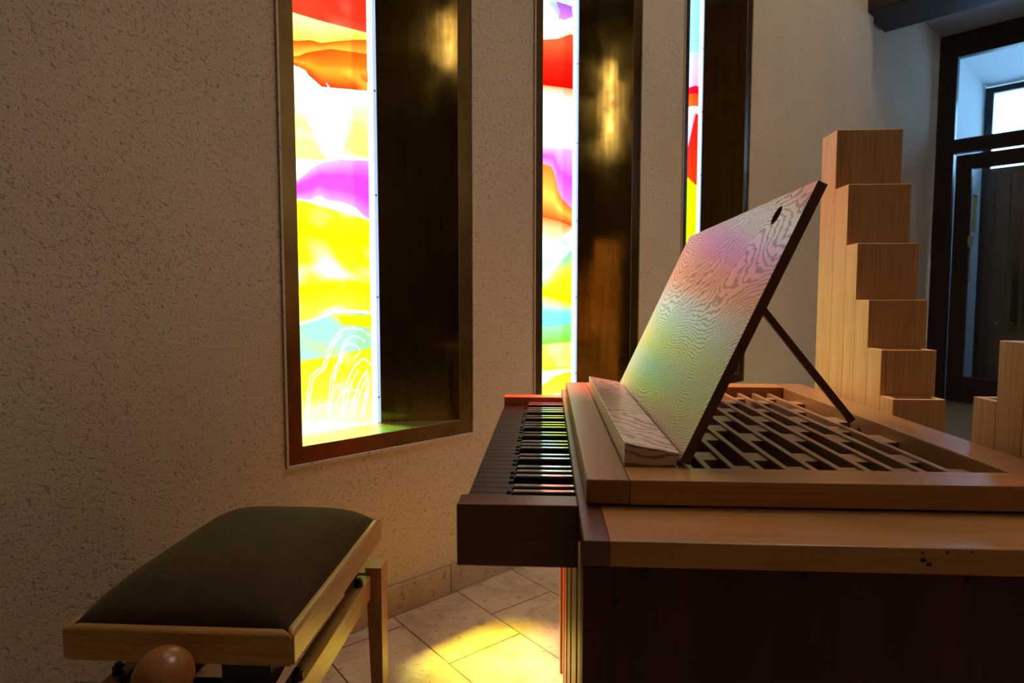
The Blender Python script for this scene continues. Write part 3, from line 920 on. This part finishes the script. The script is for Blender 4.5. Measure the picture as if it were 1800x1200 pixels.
# keyboard: reversed colours, dark naturals and bone-topped sharps
kb = MB()
kb.box(KX + 0.004, 0.0475, 0.7372, 1.4868, 0.690, 0.7095)
kb = kb.build('keyboard', 'oak_y', org)
ZK = 0.725
NW = (1.4868 - 0.7372) / 32
XS = -0.0515
def natural(lo, hi):     # lo / hi: cut-out towards bass (far) / treble (near) side
    g_ = 0.0005
    y0, y1 = g_, NW - g_                     # local: 0 = near side
    cut = 0.0062
    pts = [(-0.1030, y0), (XS - 0.002, y0)]
    pts += [(XS - 0.002, y0 + cut), (0.0470, y0 + cut)] if hi else [(0.0470, y0)]
    pts += [(0.0470, y1 - cut), (XS - 0.002, y1 - cut), (XS - 0.002, y1)] if lo else [(0.0470, y1)]
    pts += [(-0.1030, y1)]
    return MB().prism([(x, y, ZK - 0.0145) for x, y in pts], (0, 0, 0.0145))
NAMES = 'CDEFGAB'
HAS = {'C': 1, 'D': 1, 'E': 0, 'F': 1, 'G': 1, 'A': 1, 'B': 0}
proto = {}
for i in range(32):
    nn = NAMES[i % 7]
    hi = HAS[nn] and i < 31
    lo = i > 0 and HAS[NAMES[(i - 1) % 7]]
    ynear = 1.4868 - (i + 1) * NW
    key = (bool(lo), bool(hi))
    if key not in proto:
        mb = natural(*key)
        mb.v = [(x, y + ynear, z) for x, y, z in mb.v]
        o = mb.build('natural_key', 'ebony', kb, bevel=0.0005, seg=1)
        proto[key] = (o, ynear)
    else:
        o, yy = proto[key]
        dup(o, (0, ynear - yy, 0), kb)
sp = None
for i in range(31):
    if not HAS[NAMES[i % 7]]:
        continue
    yc = 1.4868 - (i + 1) * NW
    if sp is None:
        mb = MB()
        hw, ht = 0.0053, 0.0043
        z0, z1 = ZK - 0.010, ZK + 0.0112
        xf, xt, xe = XS, XS + 0.0078, 0.0352
        a = [(xf, yc - hw, z0), (xe, yc - hw, z0), (xe, yc + hw, z0), (xf, yc + hw, z0)]
        b = [(xt - 0.0015, yc - ht, z1 - 0.0022), (xe, yc - ht, z1 - 0.0022), (xe, yc + ht, z1 - 0.0022), (xt - 0.0015, yc + ht, z1 - 0.0022)]
        mb.hexa(a + b, 0)
        c_ = [(xt - 0.0015, yc - ht, z1 - 0.0022), (xe, yc - ht, z1 - 0.0022), (xe, yc + ht, z1 - 0.0022), (xt - 0.0015, yc + ht, z1 - 0.0022)]
        e_ = [(xt + 0.001, yc - ht + 0.0006, z1), (xe, yc - ht + 0.0006, z1), (xe, yc + ht - 0.0006, z1), (xt + 0.001, yc + ht - 0.0006, z1)]
        mb.hexa(c_ + e_, 1)
        sp = mb.build('sharp_key', ['ebony', 'bone'], kb, bevel=0.0006, seg=2)
        spy = yc
    else:
        dup(sp, (0, yc - spy, 0), kb)

# ------------------------------------------------------------------ music desk on top of the console
desk = thing('music_desk', 'figured oak music desk leaning on a thin prop, round hole near its top corner', 'music desk', (0.161, 1.11, ZT))
DY0, DY1 = 0.7607, 1.428
bx, bz = 0.1613, ZT + 0.0006
ux, uz = 0.1533, 0.3353                      # up the board
Lb = math.hypot(ux, uz)
ux, uz = ux / Lb, uz / Lb
nx, nz = -uz, ux                             # towards the player
TK = 0.0122
# board in its own axes so that the veneer figure follows it: local x = towards player, y across, z up the board
def board_mesh():
    hy, hz, hr = 0.8565 - DY0, 0.338, 0.0132
    Wd = DY1 - DY0
    n = 28
    circ = [(hy + hr * math.cos(2 * math.pi * k / n), hz + hr * math.sin(2 * math.pi * k / n)) for k in range(n)]
    rect = []
    for k in range(n):           # matching points on the rim of a square round the hole
        a = 2 * math.pi * k / n
        c_, s_ = math.cos(a), math.sin(a)
        q = 0.025 / max(abs(c_), abs(s_))
        rect.append((hy + q * c_, hz + q * s_))
    vs_, fs = [], []
    for xoff in (0.0, TK):
        vs_ += [(xoff, p[0], p[1]) for p in circ] + [(xoff, p[0], p[1]) for p in rect]
    def ring(o, flip):
        for k in range(n):
            f_ = (o + k, o + (k + 1) % n, o + n + (k + 1) % n, o + n + k)
            fs.append(f_[::-1] if flip else f_)
    ring(0, False)
    ring(2 * n, True)
    for k in range(n):
        fs.append((k, (k + 1) % n, 2 * n + (k + 1) % n, 2 * n + k))
    # frame of four boxes round the square, open where they meet the ring
    s = 0.025
    ys, zs = [0, hy - s, hy + s, Wd], [0, hz - s, hz + s, Lb]
    base = len(vs_)
    idx = {}
    for xi, xoff in enumerate((0.0, TK)):
        for i, yy in enumerate(ys):
            for j, zz in enumerate(zs):
                idx[(xi, i, j)] = len(vs_)
                vs_.append((xoff, yy, zz))
    for i in range(3):
        for j in range(3):
            if (i, j) == (1, 1):
                continue
            fs.append((idx[0, i, j], idx[0, i + 1, j], idx[0, i + 1, j + 1], idx[0, i, j + 1]))
            fs.append((idx[1, i, j], idx[1, i, j + 1], idx[1, i + 1, j + 1], idx[1, i + 1, j]))
    for k in range(3):
        fs.append((idx[0, k, 0], idx[1, k, 0], idx[1, k + 1, 0], idx[0, k + 1, 0]))
        fs.append((idx[0, k, 3], idx[0, k + 1, 3], idx[1, k + 1, 3], idx[1, k, 3]))
        fs.append((idx[0, 0, k], idx[0, 0, k + 1], idx[1, 0, k + 1], idx[1, 0, k]))
        fs.append((idx[0, 3, k], idx[1, 3, k], idx[1, 3, k + 1], idx[0, 3, k + 1]))
    me = bpy.data.meshes.new('board')
    me.from_pydata(vs_, [], fs)
    bm = bmesh.new()
    bm.from_mesh(me)
    bmesh.ops.remove_doubles(bm, verts=bm.verts, dist=1e-5)
    bmesh.ops.recalc_face_normals(bm, faces=bm.faces)
    bm.to_mesh(me)
    bm.free()
    me.materials.append(M['desk'])
    me.materials.append(M['oak_dark_x'])
    for p in me.polygons:
        p.material_index = 0 if p.normal.x < -0.5 else 1
    return me
bo = bpy.data.objects.new('board', board_mesh())
col.objects.link(bo)
bo.parent = desk
# foot of the front face; the board's rear foot just touches the frame
zf = bz + TK * uz * 0 + TK * ux * 0
bo.location = Vector((bx, DY0, bz + 0.0062)) - base_of(desk)
bo.rotation_euler = (0, math.atan2(ux, uz), 0)
# book rest: a wedge that falls towards the board
wd = MB()
wd.prism([(0.0943, DY0, ZT + 0.0002), (0.1558, DY0, ZT + 0.0002), (0.1612, DY0, ZT + 0.0165), (0.0943, DY0, ZT + 0.0285)], (0, DY1 - DY0 - 0.006, 0))
wd.build('book_rest', 'desk', desk, bevel=0.0008)
# prop
pr = MB()
A, B = Vector((0.311, 1.118, 1.040)), Vector((0.533, 1.118, 0.7665))
d = (B - A).normalized()
s_ = Vector((0, 1, 0)) * 0.0055
n_ = d.cross(Vector((0, 1, 0))).normalized() * 0.006
pr.hexa([A - s_ - n_, A + s_ - n_, A + s_ + n_, A - s_ + n_, B - s_ - n_, B + s_ - n_, B + s_ + n_, B - s_ + n_])
pr.build('prop_stick', 'oak_dark_x', desk, bevel=0.001)

# ------------------------------------------------------------------ wooden organ pipes beside the console
def organ_pipe(label, y0, y1, width, top, group):
    x0 = 0.630
    o = thing('organ_pipe', label, 'organ pipe', (x0 + width / 2, (y0 + y1) / 2, 0), group)
    x1, th = x0 + width, 0.0095
    y0, y1 = y0 + 0.0003, y1 - 0.0003
    MB().box(x0, x0 + th, y0, y1, 0.0, top).build('side_board', 'pipe_wood', o, bevel=0.0006, seg=1)
    MB().box(x1 - th, x1, y0, y1, 0.0, top).build('side_board', 'pipe_wood', o, bevel=0.0006, seg=1)
    MB().box(x0 + th, x1 - th, y0, y0 + th, 0.0, top - 0.0002).build('front_board', 'pipe_wood', o, bevel=0.0006, seg=1)
    MB().box(x0 + th, x1 - th, y1 - th, y1, 0.0, top - 0.0002).build('rear_board', 'pipe_wood', o, bevel=0.0006, seg=1)
    MB().box(x0 + th, x1 - th, y0 + th, y1 - th, top - 0.09, top - 0.065).build('stopper', 'inner', o)
    return o
g1 = 'stepped wooden pipes behind the music desk'
for lab, ya, yb, wid, tp in [
    ('tallest square oak organ pipe, furthest back in the stepped row', 1.4334, 1.5072, 0.1395, 1.348),
    ('second tallest square oak organ pipe of the stepped row', 1.3717, 1.4334, 0.1282, 1.220),
    ('third tallest oak pipe in the middle of the stepped row', 1.3233, 1.3717, 0.1209, 1.093),
    ('fourth tallest oak pipe of the stepped row, level with the desk prop top', 1.2692, 1.3233, 0.1110, 0.978),
    ('second lowest oak pipe at the foot of the stepped row', 1.2159, 1.2692, 0.1005, 0.8835),
    ('lowest oak pipe of the stepped row, barely above the console rim', 1.1702, 1.2159, 0.0930, 0.797)]:
    organ_pipe(lab, ya, yb, wid, tp, g1)
g2 = 'wooden pipes at the right edge'
for lab, ya, yb, wid, tp in [
    ('short brown wooden pipe across the gap from the stepped row', 0.9094, 0.957, 0.093, 0.836),
    ('brown wooden pipe at the right edge of the picture, taller than its neighbour', 0.8590, 0.9094, 0.098, 0.922),
    ('third brown wooden pipe of the right group, nearer the viewer', 0.806, 0.8590, 0.105, 1.02),
    ('tallest brown wooden pipe of the right group, nearest the viewer', 0.750, 0.806, 0.112, 1.14)]:
    organ_pipe(lab, ya, yb, wid, tp, g2)

# ------------------------------------------------------------------ the bench
bn = thing('organ_bench', 'adjustable beech organ bench with brown corduroy cushion', 'bench', (-0.572, 1.156, 0))
SX0, SX1, SY0, SY1 = -0.757, -0.386, 0.900, 1.412
z0, z1 = 0.4155, 0.4705
wd_ = 0.030
MB().prism([(SX0, SY0, z0), (SX1, SY0, z0), (SX1 - wd_, SY0 + wd_, z0), (SX0 + wd_, SY0 + wd_, z0)], (0, 0, z1 - z0)).build('seat_rail', 'beech_x', bn, bevel=0.007, seg=4)
MB().prism([(SX0, SY1, z0), (SX0 + wd_, SY1 - wd_, z0), (SX1 - wd_, SY1 - wd_, z0), (SX1, SY1, z0)], (0, 0, z1 - z0)).build('seat_rail', 'beech_x', bn, bevel=0.007, seg=4)
MB().prism([(SX0, SY0, z0), (SX0 + wd_, SY0 + wd_, z0), (SX0 + wd_, SY1 - wd_, z0), (SX0, SY1, z0)], (0, 0, z1 - z0)).build('seat_rail', 'beech_y', bn, bevel=0.007, seg=4)
MB().prism([(SX1, SY0, z0), (SX1, SY1, z0), (SX1 - wd_, SY1 - wd_, z0), (SX1 - wd_, SY0 + wd_, z0)], (0, 0, z1 - z0)).build('seat_rail', 'beech_y', bn, bevel=0.007, seg=4)
# cushion
cx0, cx1, cy0, cy1 = SX0 + 0.0135, SX1 - 0.0135, SY0 + 0.0135, SY1 - 0.0135
nu, nv = 40, 52
vs_, fs = [], []
for j in range(nv + 1):
    for i in range(nu + 1):
        a, b_ = -1 + 2 * i / nu, -1 + 2 * j / nv
        a = math.copysign(abs(a) ** 0.72, a)
        b_ = math.copysign(abs(b_) ** 0.72, b_)
        h = (max(0.0, 1 - abs(a) ** 5.0) * max(0.0, 1 - abs(b_) ** 5.5)) ** 0.55
        crown = 0.80 + 0.20 * (1 - a * a) * (1 - b_ * b_)
        zz = 0.4695 + 0.061 * h * crown + 0.0012 * mnoise.noise(Vector((a * 2.2, b_ * 3, 3)))
        x = (cx0 + cx1) / 2 + a * (cx1 - cx0) / 2
        y = (cy0 + cy1) / 2 + b_ * (cy1 - cy0) / 2
        vs_.append((x, y, max(zz, 0.469)))
for j in range(nv):
    for i in range(nu):
        a = j * (nu + 1) + i
        fs.append((a, a + 1, a + nu + 2, a + nu + 1))
o = len(vs_)
rim = [i for i in range(nu + 1)] + [(j + 1) * (nu + 1) - 1 for j in range(1, nv + 1)] + [nv * (nu + 1) + i for i in range(nu - 1, -1, -1)] + [j * (nu + 1) for j in range(nv - 1, 0, -1)]
for r in rim:
    vs_.append((vs_[r][0], vs_[r][1], 0.446))
for k in range(len(rim)):
    fs.append((rim[k], o + k, o + (k + 1) % len(rim), rim[(k + 1) % len(rim)]))
fs.append(tuple(o + k for k in range(len(rim))))
cu = MB()
cu.add(vs_, fs)
cu.build('cushion', 'corduroy', bn, smooth=True)
# under frame
LZ = 0.362
for sx in (0, 1):
    for sy in (0, 1):
        xo = -0.380 if sx else -0.763
        xi = xo + (-0.038 if sx else 0.038)
        yo = 1.430 if sy else 0.882
        yi = yo + (-0.050 if sy else 0.050)
        xt = xi + (0.013 if sx else -0.013)
        xs, xts = sorted((xo, xi)), sorted((xo, xt))
        ys = sorted((yo, yi))
        MB().hexa([(xts[0], ys[0], 0), (xts[1], ys[0], 0), (xts[1], ys[1], 0), (xts[0], ys[1], 0),
                   (xs[0], ys[0], LZ), (xs[1], ys[0], LZ), (xs[1], ys[1], LZ), (xs[0], ys[1], LZ)]).build('leg', 'beech_z', bn, bevel=0.0015)
    xr = -0.404 if sx else -0.739
    side = MB().box(min(xr, xr + (-0.030 if sx else 0.030)), max(xr, xr + (-0.030 if sx else 0.030)), 0.933, 1.379, 0.292, 0.345).build('side_rail', 'beech_y', bn, bevel=0.0015)
    for yy in (0.985, 1.325):
        xb_ = xr + (-0.012 if sx else 0.012)
        MB().lathe((xb_, yy, 0.3445), (0, 0, 1), [(0, 0.0105), (0.012, 0.0095), (0.013, 0.006), (0.018, 0.006), (0.0185, 0.001)], 12).build('bolt', 'black', side)
for yy in (0.905, 1.392):
    MB().box(-0.724, -0.419, yy, yy + 0.024, 0.292, 0.345).build('cross_rail', 'beech_x', bn, bevel=0.0015)
# scissor lift and the wooden turning knob
sc_ = MB()
for xx in (-0.700, -0.452):
    for a, b_ in (((xx, 0.955, 0.345), (xx, 1.355, 0.405)), ((xx + 0.012, 1.355, 0.345), (xx + 0.012, 0.955, 0.405))):
        sc_.tube([a, b_], 0.0055, 6)
sc_.tube([(-0.705, 0.960, 0.352), (-0.445, 0.960, 0.352)], 0.006, 8)
sc_.tube([(-0.705, 1.350, 0.352), (-0.445, 1.350, 0.352)], 0.006, 8)
sc_.build('lift_bars', 'black', bn)
MB().box(-0.712, -0.4365, 1.335, 1.372, 0.346, 0.414).build('lift_bracket', 'black', bn)
MB().box(-0.520, -0.440, 0.938, 0.975, 0.362, 0.414).build('lift_bracket', 'black', bn)
KC = (-0.554, 0.842, 0.428)
shaft = MB().tube([(KC[0], 0.87, 0.398), (KC[0], 1.15, 0.385)], 0.007, 10).build('knob_shaft', 'black', bn)
prof = [(-0.0415 * math.cos(math.pi * k / 18), 0.0415 * math.sin(math.pi * k / 18)) for k in range(19)]
MB().lathe((KC[0], KC[1], 0.435), (0, 1, 0), prof, 28).build('turning_knob', 'knob_wood', bn, smooth=True)

# tidy: drop the helper property
for o in bpy.data.objects:
    if '_b' in o:
        del o['_b']
